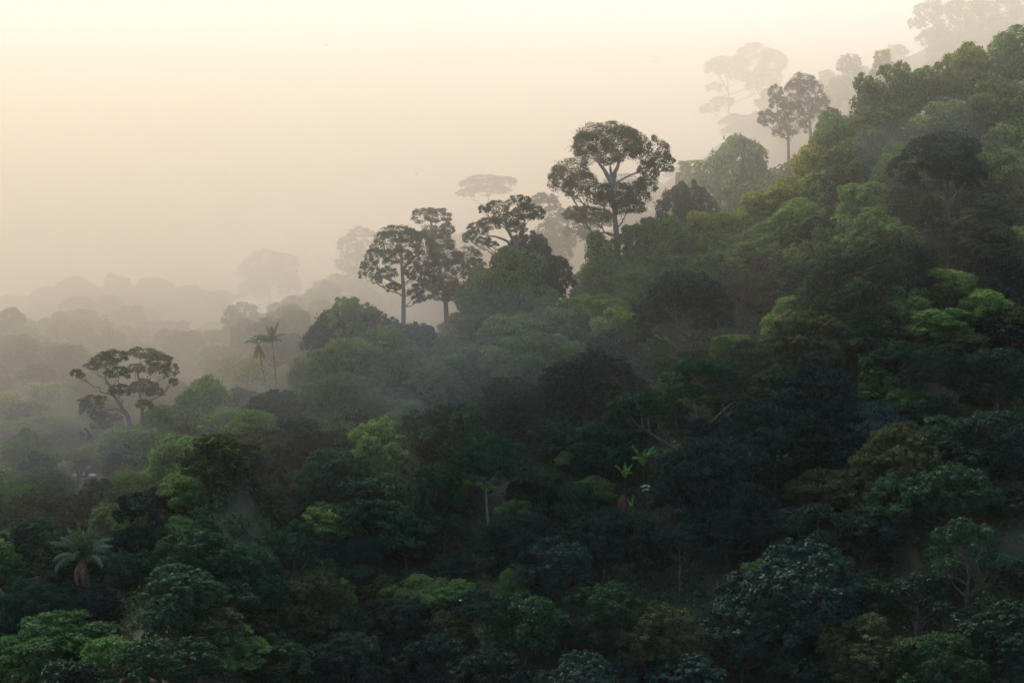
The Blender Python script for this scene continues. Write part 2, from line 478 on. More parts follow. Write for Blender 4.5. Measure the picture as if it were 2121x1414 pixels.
# ------------------------------------------------------------------ landmark trees with trunk, limbs and separate leaf clumps
def hero(name, label, phrase, trunks, lumps, tint, Y=None, seed=1, bark=BARKM, trunk_r=.55, leaf=(.38, .23), cover=.88, depth=.8,
         group=None, forks=None, cat='tree', flat=1.0):
    rng = np.random.default_rng(seed)
    bx = trunks[0][0]
    if Y is None:
        q = (bx[0] - IW / 2) / F
        Y = float(Y1(q * Y1_0 / (1 - Y1_K * q))) + .5
    m = Y / F
    base = ray(bx[0], bx[1], Y)
    zg = float(height(base[0], Y)) - .6
    org = np.array([base[0], Y, zg])
    root = empty(name, org)
    tag(root, label, cat, group)
    L3 = []
    xs = np.array([l[0] for l in lumps], float)
    cx = (xs.min() + xs.max()) / 2; hw = max(20, (xs.max() - xs.min()) / 2)
    for i, l in enumerate(lumps):
        room = math.sqrt(max(.05, 1 - ((l[0] - cx) / (hw * 1.1)) ** 2)) * hw * m * depth
        if len(l) > 4: dy = l[4]
        else: dy = rng.uniform(-1, 1) * room
        c = ray(l[0], l[1], Y) + np.array([0, dy, 0]) - org
        rx, rz = l[2] * m * 1.16, l[3] * m * 1.22
        L3.append((c, np.array([rx, rx * rng.uniform(.85, 1.1), rz])))
    paths = []
    for ti, pts in enumerate(trunks):
        p3 = [ray(p[0], p[1], Y) - org for p in pts]
        if ti == 0 or pts[0][1] >= bx[1] - 25:
            foot = p3[0].copy(); foot[2] = float(height(foot[0] + org[0], Y)) - .8 - org[2]
            if foot[2] < p3[0][2] - .5: p3 = [foot] + p3
        p3 = np.array(p3)
        # resample smoothly
        t = np.linspace(0, 1, len(p3)); tt = np.linspace(0, 1, 12)
        pp = np.stack([np.interp(tt, t, p3[:, k]) for k in range(3)], 1)
        pp[1:-1] = (pp[:-2] + 2 * pp[1:-1] + pp[2:]) / 4
        pp[1:-1] += rng.normal(size=(10, 3)) * .06
        r0 = trunk_r * (1 if ti == 0 else .8)
        tb = Tubes(9); tb.add(pp, np.linspace(r0 * 1.15, r0 * .38, 12)); 
        link(bpy.data.objects.new('trunk', tb.mesh('trunk', bark)), root)
        paths.append((pp, r0))
    for i, (c, r) in enumerate(L3):
        best = None
        for pp, r0 in paths:
            hd = np.hypot(pp[:, 0] - c[0], pp[:, 1] - c[1])
            want = c[2] - .45 * r[2] - .55 * hd
            cost = hd + 1.6 * abs(pp[:, 2] - want) + np.where(pp[:, 2] > c[2] - .2, 30, 0)
            k = int(np.argmin(cost))
            if best is None or cost[k] < best[0]: best = (cost[k], pp, k, r0)
        _, pp, k, r0 = best
        a = pp[k]; e = c + np.array([0, 0, -.45 * r[2]])
        hd = math.hypot(e[0] - a[0], e[1] - a[1])
        ct = a + (e - a) * .55 + np.array([0, 0, -.10 * hd])
        cv = curve(a, e, rng, 8, .12, ctrl=ct)
        tb = Tubes(6)
        rl = np.clip(r0 * .22 + .012 * hd, .10, .4) * (1 - .35 * k / 12)
        tb.add(cv, np.linspace(rl, rl * .45, 8))
        for _ in range(int(4 + r[0] * .7)):
            d = nrm(rng.normal(size=3) + np.array([0, 0, .5]))
            q = c + d * r * rng.uniform(.6, .85)
            s = cv[rng.integers(4, 8)]
            tb.add(curve(s, q, rng, 5, .16), np.linspace(rl * .42, .035, 5), 4)
        link(bpy.data.objects.new('limb', tb.mesh('limb', bark)), root)
        P, N = lump_leaves(c, r, rng, L=leaf[0], W=leaf[1], cover=cover * (1.5 if r[0] < 2.4 else 1.0), zmin=-.62, nb=int(max(9, 7 + r[0] * 4.2)), bump=(.20, .38), jit=(.6, 1.25))
        P2, N2 = cull(P, N, L3, i, .55)
        if len(P2) > .5 * len(P): P, N = P2, N2
        if len(P) > 160:
            link(bpy.data.objects.new('leaf_clump', leaf_mesh('leaf_clump', leaf_geo(P, N, leaf[0], leaf[1], rng), LEAF[tint])), root)
    if phrase: LANDMARKS.append((org[0], org[1], phrase))
    return root

hero('emergent_tree', 'tall forked emergent tree with wide domed crown on the misty crest', 'the tall forked emergent tree',
     [[(1278, 500), (1276, 470), (1271, 420), (1268, 378), (1264, 345)], [(1269, 380), (1276, 352), (1288, 322)], [(1268, 380), (1254, 355), (1238, 335)]],
     [(1258, 296, 66, 34, 0), (1222, 305, 32, 26, -4), (1292, 300, 36, 32, 3), (1250, 320, 40, 20, 5), (1355, 318, 30, 30, 1), (1371, 342, 24, 22, -2), (1344, 352, 22, 18, 2),
      (1182, 358, 38, 24, 1), (1160, 378, 22, 22, -3), (1205, 375, 30, 18, 3), (1186, 398, 20, 14, -2), (1278, 405, 44, 26, 4), (1240, 408, 28, 20, -5),
      (1322, 400, 24, 22, 2), (1338, 385, 20, 18, -3), (1300, 432, 34, 16, -4), (1226, 446, 40, 18, 4), (1192, 440, 22, 14, 7)], 'olive', seed=3, trunk_r=.78, leaf=(.40, .24))
hero('emergent_tree', 'open-crowned emergent tree leaning over the dark bushy knoll', 'the open-crowned emergent above the knoll',
     [[(836, 650), (836, 605), (833, 560), (830, 520), (827, 490)], [(834, 596), (812, 582), (785, 570)], [(832, 560), (850, 540), (872, 520)]],
     [(826, 486, 38, 16), (798, 508, 28, 22), (782, 534, 22, 18), (764, 562, 20, 18, 0), (870, 508, 28, 24), (848, 496, 24, 18), (828, 535, 26, 16),
      (884, 545, 24, 22), (862, 566, 22, 15), (800, 566, 20, 12), (861, 605, 15, 14, -1), (868, 620, 12, 10, 0), (815, 596, 14, 9, -2), (884, 578, 18, 16), (780, 580, 12, 8, 1)], 'dark', seed=7, trunk_r=.55)
hero('emergent_tree', 'pale two-tiered emergent tree standing behind the open-crowned one', 'the pale two-tiered emergent',
     [[(927, 672), (925, 640), (922, 622), (914, 575), (907, 530), (897, 480), (892, 455)], [(923, 625), (935, 600), (945, 575)]],
     [(880, 446, 26, 15), (908, 448, 24, 14), (926, 474, 14, 12), (900, 482, 30, 14), (912, 508, 28, 18), (925, 530, 28, 22), (905, 548, 24, 20), (968, 532, 26, 18), (985, 550, 18, 14),
      (945, 560, 24, 20), (918, 590, 30, 20), (892, 590, 20, 18), (940, 600, 20, 14), (915, 615, 28, 10)], 'olive', Y=512.0, seed=9, trunk_r=.62)
hero('emergent_tree', 'dark emergent tree leaning left with tiered cloudlike foliage pads', 'the leaning tree with tiered pads',
     [[(1068, 520), (1066, 500), (1052, 478), (1046, 455), (1052, 435)], [(1070, 512), (1078, 480), (1088, 455)], [(1062, 505), (1035, 492), (1008, 488)]],
     [(1076, 420, 22, 11), (1028, 430, 24, 13), (1004, 436, 12, 8), (1102, 444, 26, 16), (1085, 440, 24, 15), (1046, 456, 28, 15), (1014, 464, 24, 13), (990, 476, 20, 13), (974, 492, 15, 12),
      (1000, 498, 16, 8), (1068, 470, 22, 12), (1020, 506, 12, 6)], 'olive', seed=11, trunk_r=.5)
hero('spreading_tree', 'broad flat-topped tree with two leaning trunks on the low left ridge', 'the flat-topped tree on the low ridge',
     [[(274, 882), (262, 856), (246, 835), (233, 815), (225, 795), (218, 780)], [(296, 866), (294, 845), (290, 815), (287, 785), (284, 760)], [(262, 856), (240, 846), (212, 850)]],
     [(284, 732, 30, 11), (310, 738, 24, 11), (246, 738, 28, 12), (212, 748, 26, 12), (188, 760, 20, 11), (163, 774, 14, 9), (338, 748, 24, 13), (352, 768, 14, 14), (324, 766, 20, 12), (356, 792, 9, 9),
      (252, 772, 24, 13), (270, 765, 18, 10), (292, 803, 26, 15), (262, 808, 20, 14), (310, 815, 18, 12), (200, 832, 26, 13), (176, 850, 15, 13), (205, 862, 18, 10), (205, 882, 20, 10), (178, 902, 11, 13, 0), (228, 868, 14, 8), (300, 838, 16, 10)],
     'olive', seed=13, trunk_r=.55, leaf=(.40, .24))
hero('emergent_tree', 'brown misty tree with bulbous clumps beside the hazy dome tree', 'the bulbous misty tree',
     [[(1680, 290), (1678, 262), (1676, 235), (1668, 205)], [(1634, 275), (1622, 252), (1610, 225)]],
     [(1664, 172, 26, 18), (1645, 185, 20, 16), (1686, 184, 18, 16), (1609, 190, 14, 14), (1608, 214, 15, 13), (1586, 247, 16, 17, 0), (1622, 240, 16, 14), (1658, 212, 32, 20), (1702, 216, 16, 20), (1640, 232, 20, 16),
      (1690, 236, 20, 14), (1652, 260, 24, 18), (1625, 268, 18, 14)], 'olive', Y=565.0, seed=15, trunk_r=.5)
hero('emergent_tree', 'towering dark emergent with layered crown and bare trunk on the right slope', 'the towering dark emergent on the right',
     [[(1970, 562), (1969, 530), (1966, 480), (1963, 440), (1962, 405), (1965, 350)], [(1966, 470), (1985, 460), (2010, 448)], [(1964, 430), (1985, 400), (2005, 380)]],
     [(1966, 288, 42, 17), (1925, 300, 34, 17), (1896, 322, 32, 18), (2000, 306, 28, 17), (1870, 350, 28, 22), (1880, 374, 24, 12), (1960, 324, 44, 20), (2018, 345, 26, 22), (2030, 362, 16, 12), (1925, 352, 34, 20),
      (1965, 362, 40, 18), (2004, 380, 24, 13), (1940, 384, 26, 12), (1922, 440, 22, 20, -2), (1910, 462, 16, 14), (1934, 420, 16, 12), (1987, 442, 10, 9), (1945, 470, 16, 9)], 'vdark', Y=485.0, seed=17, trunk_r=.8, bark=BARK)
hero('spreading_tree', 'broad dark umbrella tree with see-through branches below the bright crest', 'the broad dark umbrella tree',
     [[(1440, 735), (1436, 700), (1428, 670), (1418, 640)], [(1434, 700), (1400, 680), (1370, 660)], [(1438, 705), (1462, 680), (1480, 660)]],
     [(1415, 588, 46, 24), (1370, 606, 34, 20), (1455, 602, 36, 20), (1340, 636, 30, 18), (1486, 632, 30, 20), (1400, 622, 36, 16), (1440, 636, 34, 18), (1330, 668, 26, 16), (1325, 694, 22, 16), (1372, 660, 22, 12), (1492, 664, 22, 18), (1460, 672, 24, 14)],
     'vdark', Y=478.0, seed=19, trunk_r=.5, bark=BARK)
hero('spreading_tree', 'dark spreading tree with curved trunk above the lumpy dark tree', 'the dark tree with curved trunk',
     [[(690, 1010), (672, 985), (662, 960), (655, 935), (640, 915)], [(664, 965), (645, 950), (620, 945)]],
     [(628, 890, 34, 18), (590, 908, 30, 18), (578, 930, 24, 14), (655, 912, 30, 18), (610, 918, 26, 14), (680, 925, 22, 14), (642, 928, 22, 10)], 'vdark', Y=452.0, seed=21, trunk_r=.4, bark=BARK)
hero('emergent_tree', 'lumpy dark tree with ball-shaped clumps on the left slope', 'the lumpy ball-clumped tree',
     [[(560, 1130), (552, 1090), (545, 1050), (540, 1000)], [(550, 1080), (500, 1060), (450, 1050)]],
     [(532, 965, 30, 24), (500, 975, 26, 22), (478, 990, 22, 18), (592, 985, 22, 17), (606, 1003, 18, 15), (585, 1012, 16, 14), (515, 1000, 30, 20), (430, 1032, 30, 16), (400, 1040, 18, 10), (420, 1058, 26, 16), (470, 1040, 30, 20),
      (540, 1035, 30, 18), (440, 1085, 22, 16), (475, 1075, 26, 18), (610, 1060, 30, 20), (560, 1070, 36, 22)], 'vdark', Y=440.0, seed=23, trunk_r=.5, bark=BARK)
hero('emergent_tree', 'dark two-tiered tree with thin trunk next to the big coconut palm', 'the dark two-tiered tree',
     [[(292, 1335), (290, 1290), (288, 1240), (285, 1180), (284, 1120), (285, 1070)]],
     [(282, 1042, 30, 20), (305, 1060, 24, 16), (265, 1065, 22, 16), (322, 1085, 20, 14), (288, 1112, 36, 20), (250, 1122, 30, 20), (330, 1125, 30, 20), (232, 1150, 18, 14), (290, 1145, 34, 16), (325, 1155, 24, 14), (255, 1160, 22, 12)],
     'vdark', Y=398.0, seed=25, trunk_r=.35, bark=BARK)
hero('spreading_tree', 'umbrella tree with slim pale straight trunk in the middle of the slope', 'the umbrella tree with slim pale trunk',
     [[(1016, 1150), (1013, 1110), (1010, 1070), (1008, 1030), (1004, 990)], [(1006, 1000), (985, 980), (965, 970)], [(1008, 1005), (1030, 980), (1050, 970)]],
     [(1010, 925, 46, 22), (965, 945, 36, 20), (1055, 945, 38, 22), (950, 975, 28, 16), (1075, 975, 28, 18), (1005, 955, 44, 20), (1035, 980, 34, 16), (980, 985, 30, 14)], 'dark', Y=416.0, seed=27, trunk_r=.36, bark=BARKP, leaf=(.40, .24))
hero('spreading_tree', 'open tree with forking pale branches in the central hollow', 'the open pale-branched tree',
     [[(1446, 930), (1445, 895), (1444, 870), (1440, 840), (1436, 800)], [(1450, 900), (1478, 870), (1502, 845), (1525, 830)], [(1444, 880), (1425, 850), (1410, 830)], [(1480, 880), (1500, 868), (1520, 840)]],
     [(1430, 760, 38, 16), (1475, 765, 36, 16), (1400, 785, 28, 14), (1500, 780, 24, 14), (1415, 812, 34, 14), (1385, 835, 26, 12), (1440, 805, 24, 10), (1465, 832, 22, 9), (1500, 830, 28, 9), (1530, 825, 26, 9), (1545, 842, 18, 8), (1405, 850, 24, 9)],
     'dark', Y=452.0, seed=29, trunk_r=.34, bark=BARKP, leaf=(.38, .22), cover=1.0)
hero('spreading_tree', 'leaning spreading tree with long diagonal dark trunk over the banana gap', 'the leaning tree over the banana gap',
     [[(1420, 945), (1385, 920), (1350, 900), (1322, 882), (1305, 860)], [(1332, 892), (1330, 865), (1326, 840)], [(1345, 898), (1342, 870), (1348, 850)]],
     [(1320, 828, 34, 14), (1290, 840, 26, 13), (1270, 862, 18, 12), (1352, 826, 30, 13), (1300, 868, 26, 11), (1335, 850, 26, 11), (1362, 850, 24, 11), (1275, 884, 18, 12)],
     'dark', Y=440.0, seed=31, trunk_r=.42, bark=BARK, leaf=(.40, .24))
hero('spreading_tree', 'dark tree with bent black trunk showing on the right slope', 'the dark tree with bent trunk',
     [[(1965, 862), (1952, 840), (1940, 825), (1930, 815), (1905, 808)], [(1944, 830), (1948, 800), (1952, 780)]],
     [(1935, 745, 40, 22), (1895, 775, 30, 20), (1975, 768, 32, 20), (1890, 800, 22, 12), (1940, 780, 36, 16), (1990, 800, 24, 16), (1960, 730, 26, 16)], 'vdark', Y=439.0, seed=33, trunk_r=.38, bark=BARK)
hero('spreading_tree', 'small dark flat-crowned tree with twisted boughs on the right shoulder', 'the small twisted flat-crowned tree',
     [[(1712, 545), (1706, 520), (1700, 500), (1695, 480)], [(1708, 520), (1725, 505), (1738, 488)]],
     [(1695, 465, 28, 13), (1672, 480, 20, 14), (1735, 468, 28, 12), (1752, 480, 16, 9), (1712, 478, 22, 9), (1668, 502, 16, 12)], 'vdark', Y=498.0, seed=35, trunk_r=.32, bark=BARK)
hero('spreading_tree', 'grey-stemmed airy tree at the low left edge of the ridge', 'the grey-stemmed airy tree',
     [[(62, 985), (58, 950), (56, 920), (54, 900)], [(60, 965), (45, 935), (35, 915)], [(62, 960), (82, 945), (100, 940)]],
     [(50, 898, 15, 10), (70, 905, 14, 12), (38, 915, 20, 11), (20, 928, 22, 12), (60, 925, 20, 10), (85, 920, 14, 10), (100, 940, 24, 12), (120, 948, 18, 9), (35, 945, 26, 14)], 'mid', Y=474.0, seed=37, trunk_r=.26, bark=BARKP, leaf=(.42, .26))

# misty trees behind the crest
def misty(label, trunks, lumps, Y, seed, tint='dark', phrase=None, tr=.45):
    return hero('misty_tree', label, phrase, trunks, lumps, tint, Y=Y, seed=seed, trunk_r=tr, leaf=(.62, .38), cover=1.0, group='trees fading into the mist behind the crest')
misty('ghostly umbrella-crowned tree with thin trunk deep in the mist', [[(1512, 300), (1511, 250), (1509, 190), (1506, 160)], [(1508, 190), (1495, 165), (1485, 150)]],
      [(1505, 128, 32, 14), (1480, 145, 22, 14), (1532, 150, 22, 16), (1480, 182, 16, 9), (1495, 212, 24, 9), (1470, 225, 20, 9), (1560, 120, 36, 22), (1600, 130, 28, 24), (1585, 165, 34, 24)], 780, 41)
misty('misty tree with one round ball crown behind the bulbous tree', [[(1760, 290), (1758, 220), (1760, 180)]],
      [(1762, 128, 20, 16), (1752, 145, 20, 14), (1775, 150, 14, 10), (1745, 172, 22, 13), (1780, 160, 12, 12), (1735, 195, 26, 18), (1720, 215, 20, 16), (1765, 195, 20, 18)], 665, 43, 'olive')
misty('pale bleached leafy tree high on the foggy right skyline', [[(1985, 160), (1985, 100), (1990, 50)], [(1988, 90), (1950, 60), (1915, 40)]],
      [(1925, 20, 28, 14), (1905, 45, 18, 14), (1960, 40, 30, 20), (1935, 75, 26, 18), (2000, 20, 36, 26), (2040, 40, 34, 28), (2080, 20, 36, 30), (1990, 75, 32, 24), (2040, 90, 34, 24), (1950, 105, 26, 18), (2110, 50, 30, 30), (1960, 0, 30, 16), (2060, -10, 40, 24)], 690, 45, 'mid')
misty('misty two-lobed tree behind the palm pair', [[(497, 800), (496, 740), (494, 680)]],
      [(500, 645, 28, 17), (482, 660, 22, 17), (520, 668, 22, 18), (500, 685, 34, 20), (440, 700, 20, 13), (428, 722, 22, 18), (465, 715, 30, 22), (510, 715, 32, 22), (445, 745, 34, 20), (490, 750, 36, 20)], 600, 47, 'olive', phrase='the misty two-lobed tree')
misty('faint tall tree barely showing behind the misty two-lobed tree', [[(560, 720), (560, 640), (558, 570)]],
      [(555, 540, 32, 20), (525, 560, 28, 20), (590, 545, 26, 18), (560, 580, 44, 24), (600, 590, 22, 22), (525, 600, 30, 20)], 740, 49)
misty('faint stepped tree rising behind the dark bushy knoll', [[(735, 680), (735, 600), (738, 520)]],
      [(745, 485, 24, 14), (725, 510, 24, 18), (755, 520, 22, 20), (728, 545, 30, 20), (700, 585, 20, 16), (715, 610, 28, 20), (745, 575, 24, 22), (700, 625, 18, 16)], 655, 51)
misty('faint flat-crowned tree in mist left of the forked emergent tree', [[(1012, 470), (1012, 420), (1010, 395)]],
      [(1005, 376, 34, 10), (975, 382, 22, 9), (1040, 378, 28, 10), (1012, 392, 40, 10), (965, 400, 18, 8)], 690, 53)
misty('grey misty tree just behind the leaning tree with tiered pads', [[(1140, 600), (1142, 520), (1135, 460)], [(1140, 540), (1155, 500), (1165, 480)]],
      [(1125, 412, 24, 12), (1105, 425, 18, 12), (1145, 428, 16, 14), (1155, 462, 24, 20), (1140, 490, 34, 24), (1168, 500, 22, 26), (1150, 530, 32, 24), (1170, 450, 18, 14), (1160, 555, 22, 20)], 570, 55, 'olive')
misty('hazy rounded tree seen through gaps under the forked emergent crown', [[(1295, 470), (1295, 430), (1295, 400)]],
      [(1290, 375, 26, 14), (1310, 385, 20, 14), (1265, 385, 18, 14), (1295, 400, 32, 18)], 640, 57)
misty('hazy spreading tree with low bough beside the forked emergent trunk', [[(1262, 560), (1255, 500), (1235, 470)], [(1255, 500), (1225, 490), (1200, 500)]],
      [(1195, 445, 22, 14), (1215, 465, 26, 14), (1190, 480, 22, 12), (1225, 490, 22, 10), (1245, 460, 24, 14)], 552, 59, 'olive')
LANDMARKS.append((-46.0, 500.0, 'the dark bushy knoll'))

# ------------------------------------------------------------------ palms
def frond_mesh(name, seed, length, mat, droop, nleaf=34, leaflen=.9):
    rng = np.random.default_rng(seed)
    n = 14
    t = np.linspace(0, 1, n)
    ang = .95 - droop * t ** 1.3                       # elevation along the rachis
    dx = np.cos(ang) * length / (n - 1); dz = np.sin(ang) * length / (n - 1)
    R = np.stack([np.concatenate([[0], np.cumsum(dx[:-1])]), .05 * np.sin(t * 3), np.concatenate([[0], np.cumsum(dz[:-1])])], 1)
    tb = Tubes(4); tb.add(R, np.linspace(.075, .02, n), 4)
    V = [np.concatenate(tb.V)]; Q = [np.concatenate(tb.Q)]; off = len(V[0])
    for s in (-1, 1):
        for u in np.linspace(.10, .99, nleaf):
            p = np.array([np.interp(u, t, R[:, k]) for k in range(3)])
            a = np.interp(u, t, ang)
            fw = np.array([math.cos(a), 0, math.sin(a)]); side = np.array([0, s, 0])
            ll = leaflen * (math.sin(math.pi * min(1, u * .8 + .2)) ** .6 + .15) * rng.uniform(.85, 1.1)
            d = nrm(.62 * fw + .75 * side + np.array([0, 0, -.25 - .45 * rng.random()]))
            m = p + d * ll * .5
            e = p + d * ll + np.array([0, 0, -.34 * ll])
            w = fw * .075
            V.append(np.array([p - w * .6, p + w * .6, m + w, m - w])); Q.append(np.array([[0, 1, 2, 3]]) + off); off += 4
            V.append(np.array([m - w, m + w, e + w * .2, e - w * .2])); Q.append(np.array([[0, 1, 2, 3]]) + off); off += 4
    return mesh_np(name, np.concatenate(V), np.concatenate(Q), 4, mat)

def palm(name, label, phrase, pts, Y, fronds, seed, r=.2, mats=None, group=None, flen=1.0):
    rng = np.random.default_rng(seed)
    base = ray(*pts[0], Y); zg = float(height(base[0], Y)) - .5
    org = np.array([base[0], Y, zg]); root = empty(name, org); tag(root, label, 'palm tree', group)
    p3 = [ray(p[0], p[1], Y) - org for p in pts]
    if p3[0][2] > .5: p3 = [np.array([p3[0][0] + .4, 0, -.3])] + p3
    p3 = np.array(p3); t = np.linspace(0, 1, len(p3)); tt = np.linspace(0, 1, 16)
    pp = np.stack([np.interp(tt, t, p3[:, k]) for k in range(3)], 1)
    for _ in range(3): pp[1:-1] = (pp[:-2] + 2 * pp[1:-1] + pp[2:]) / 4
    tb = Tubes(9); tb.add(pp, np.concatenate([[r * 1.5], np.linspace(r * 1.1, r * .75, 14), [r * 1.1]]))
    link(bpy.data.objects.new('trunk', tb.mesh('palm_trunk', BARKM)), root)
    for me, az, pitch, s in fronds:
        f = link(bpy.data.objects.new('frond', me), root)
        f.location = pp[-1] + np.array([0, 0, .1])
        f.rotation_euler = (rng.uniform(-.25, .25), pitch, az)
        f.scale = (s * flen,) * 3
    if phrase: LANDMARKS.append((org[0], org[1], phrase))
    return root

PALM_LEAF = leaf_mat('palm_leaflets', (.058, .088, .042), tmix=.25, gloss=.02)
PALM_DRY = leaf_mat('palm_leaflets_dry', (.15, .095, .04), tmix=.2, gloss=.03)
FR = [frond_mesh('frond', 3, 6.2, PALM_LEAF, 1.25), frond_mesh('frond', 4, 6.2, PALM_LEAF, 1.75), frond_mesh('frond', 5, 5.8, PALM_LEAF, .75)]
FD = frond_mesh('dry_frond', 6, 5.2, PALM_DRY, 1.4)
prg = random.Random(2)
fr = []
for k in range(22):
    az = k * 2.399; lev = k / 22
    fr.append((FR[2] if lev < .25 else FR[0] if lev < .6 else FR[1], az, -.75 + 1.35 * lev + prg.uniform(-.1, .1), prg.uniform(.85, 1.05)))
fr += [(FD, 3.5, 1.75, .85), (FD, 4.3, 1.95, .9), (FD, 5.2, 1.8, .75), (FD, 2.9, 1.7, .7)]
palm('coconut_palm', 'big coconut palm with drooping brown fronds on the lower left slope', 'the big coconut palm',
     [(196, 1290), (192, 1255), (184, 1210), (178, 1180), (171, 1158)], 393.0, fr, 4, r=.24, flen=1.2)
FS = [frond_mesh('frond', 7, 3.0, PALM_LEAF, 1.5, 18, .55), frond_mesh('frond', 8, 3.0, PALM_LEAF, .7, 18, .55)]
FSD = frond_mesh('dry_frond', 9, 3.4, PALM_DRY, .6, 18, .5)
palm('tall_palm', 'tall slender palm with feathery green head standing in the mist', 'the tall slender palm',
     [(573, 800), (569, 760), (567, 730), (564, 708)], 491.0,
     [(FS[1], .4, -.6, 1.2), (FS[1], 2.4, -.5, 1.0), (FS[1], 4.5, -.55, 1.0), (FS[0], 0, -.2, .95), (FS[0], 1.3, -.1, .8), (FS[0], 2.6, 0, 1.0), (FS[0], 3.1, .35, 1.25), (FS[0], 3.5, .2, 1.1), (FS[0], 5.3, 0, .8), (FS[0], 5.9, .3, .7), (FS[0], 2.9, .1, 1.3)], 6, r=.16, flen=1.3)
palm('tall_palm', 'withered palm with a skirt of hanging dead fronds in the mist', 'the withered palm',
     [(551, 800), (545, 770), (540, 745), (535, 712)], 492.0,
     [(FSD, k * .9, 1.9 + .12 * math.sin(k * 2), .9 + .1 * math.cos(k * 3)) for k in range(8)] + [(FS[0], 3.0, .3, 1.0), (FS[0], 2.6, -.1, .8), (FS[0], .3, .2, .7)], 8, r=.13, flen=1.2)
palm('coconut_palm', 'palm at the edge with pale arching fronds low on the left', None,
     [(-22, 1330), (-26, 1290), (-30, 1262)], 392.0, fr[:18], 9, r=.2, flen=.8)

# ------------------------------------------------------------------ banana plants
BAN = leaf_mat('banana_leaf', (.075, .165, .028), tmix=.4, gloss=.02)
BANP = leaf_mat('banana_leaf_pale', (.12, .15, .08), tmix=.3, gloss=.03)
BANY = leaf_mat('banana_leaf_yellow', (.26, .22, .05), tmix=.4, gloss=.05)
STEM = rough_mat('banana_stem', (.030, .034, .018), (.062, .070, .034), 1.5)
def banana_leaf(name, seed, L, W, droop, mat):
    rng = np.random.default_rng(seed)
    n = 12; t = np.linspace(0, 1, n); ang = 1.25 - droop * t ** 1.5
    x = np.concatenate([[0], np.cumsum(np.cos(ang[:-1]) * L / (n - 1))]); z = np.concatenate([[0], np.cumsum(np.sin(ang[:-1]) * L / (n - 1))])
    w = W * .5 * np.sin(np.pi * np.clip(t * .93 + .05, 0, 1)) ** .55 * (t > .12) + .04
    V = []; Q = []
    for i in range(n - 1):                                # torn into strips: each side segment is its own quad, slightly apart
        for s in (-1, 1):
            k = len(V); dz = rng.uniform(-.95, -.35) * W * .5
            V += [(x[i], 0, z[i]), (x[i + 1], 0, z[i + 1]), (x[i + 1] + .05, s * w[i + 1], z[i + 1] + dz - .02), (x[i] + .12, s * w[i], z[i] + dz)]
            Q.append((k, k + 1, k + 2, k + 3))
    return mesh_np(name, np.array(V), np.array(Q), 4, mat)
BL = [banana_leaf('banana_leaf', 1, 3.4, .85, .9, BAN), banana_leaf('banana_leaf', 2, 3.2, .8, 1.7, BAN), banana_leaf('banana_leaf', 3, 3.0, .7, .35, BAN),
      banana_leaf('banana_leaf', 4, 3.2, .75, 1.9, BANP), banana_leaf('banana_leaf', 5, 2.6, .5, .2, BANY)]
def banana(px, py, Y, label, leaves, s=1.0):
    s *= 1.1
    Y = (hit(px, py + 12) or Y) - 8.0
    p = ray(px, py, Y)
    root = empty('banana_plant', p); tag(root, label, 'banana plant', 'banana plants in the forest gap')
    zg = float(height(p[0], Y)) - p[2]
    tb = Tubes(8); tb.add([(0, 0, min(-1.0, zg - .3)), (.03, 0, -.5 * abs(zg) * .5), (0, 0, 1.1 * s)], [.15 * s, .13 * s, .08 * s])
    link(bpy.data.objects.new('stem', tb.mesh('banana_stem', STEM)), root)
    for k, az, pitch, q in leaves:
        f = link(bpy.data.objects.new('leaf', BL[k]), root); f.location = (0, 0, 1.0 * s); f.rotation_euler = (0, pitch, az); f.scale = (q * s,) * 3
Yb = 418.0
banana(1294, 1000, Yb + 6, 'vivid green banana plant with upright leaf above the red soil', [(2, 1.4, -.2, 1.0), (0, .3, -.1, .9), (0, 2.9, 0, .9), (1, 4.4, 0, .8), (1, 5.4, .2, .8)], 1.0)
banana(1332, 975, Yb + 8, 'broad-leaved banana plant at the top of the gap', [(0, .2, -.1, 1.1), (0, 2.8, -.1, 1.1), (2, 1.2, -.1, .9), (1, 4.9, 0, 1.0), (1, 3.9, .2, 1.0), (0, 5.8, .1, 1.0)], 1.15)
banana(1366, 1040, Yb, 'banana plant with pale arching torn leaves over the dark canopy', [(3, 3.2, .1, 1.2), (3, 2.8, .35, 1.1), (3, .2, .2, 1.2), (3, 5.9, .45, 1.1), (2, 1.4, 0, .8), (1, 4.7, .1, 1.0), (0, .8, 0, .8)], 1.15)
banana(1308, 1058, Yb - 3, 'small banana plant with one upright yellowing leaf', [(4, .3, -.25, .9), (2, 2.5, .1, .6), (1, 4.3, .2, .6)], .9)
banana(1606, 990, Yb, 'tall banana plant glowing green behind thin dark trunks', [(2, 1.0, -.1, 1.1), (2, 2.5, .05, 1.2), (0, 3.2, 0, 1.2), (1, .2, 0, 1.1), (1, 4.6, .1, 1.1), (0, 5.6, 0, 1.0)], 1.3)
LANDMARKS.append((ray(1330, 1000, Yb)[0], Yb, 'the banana plants'))

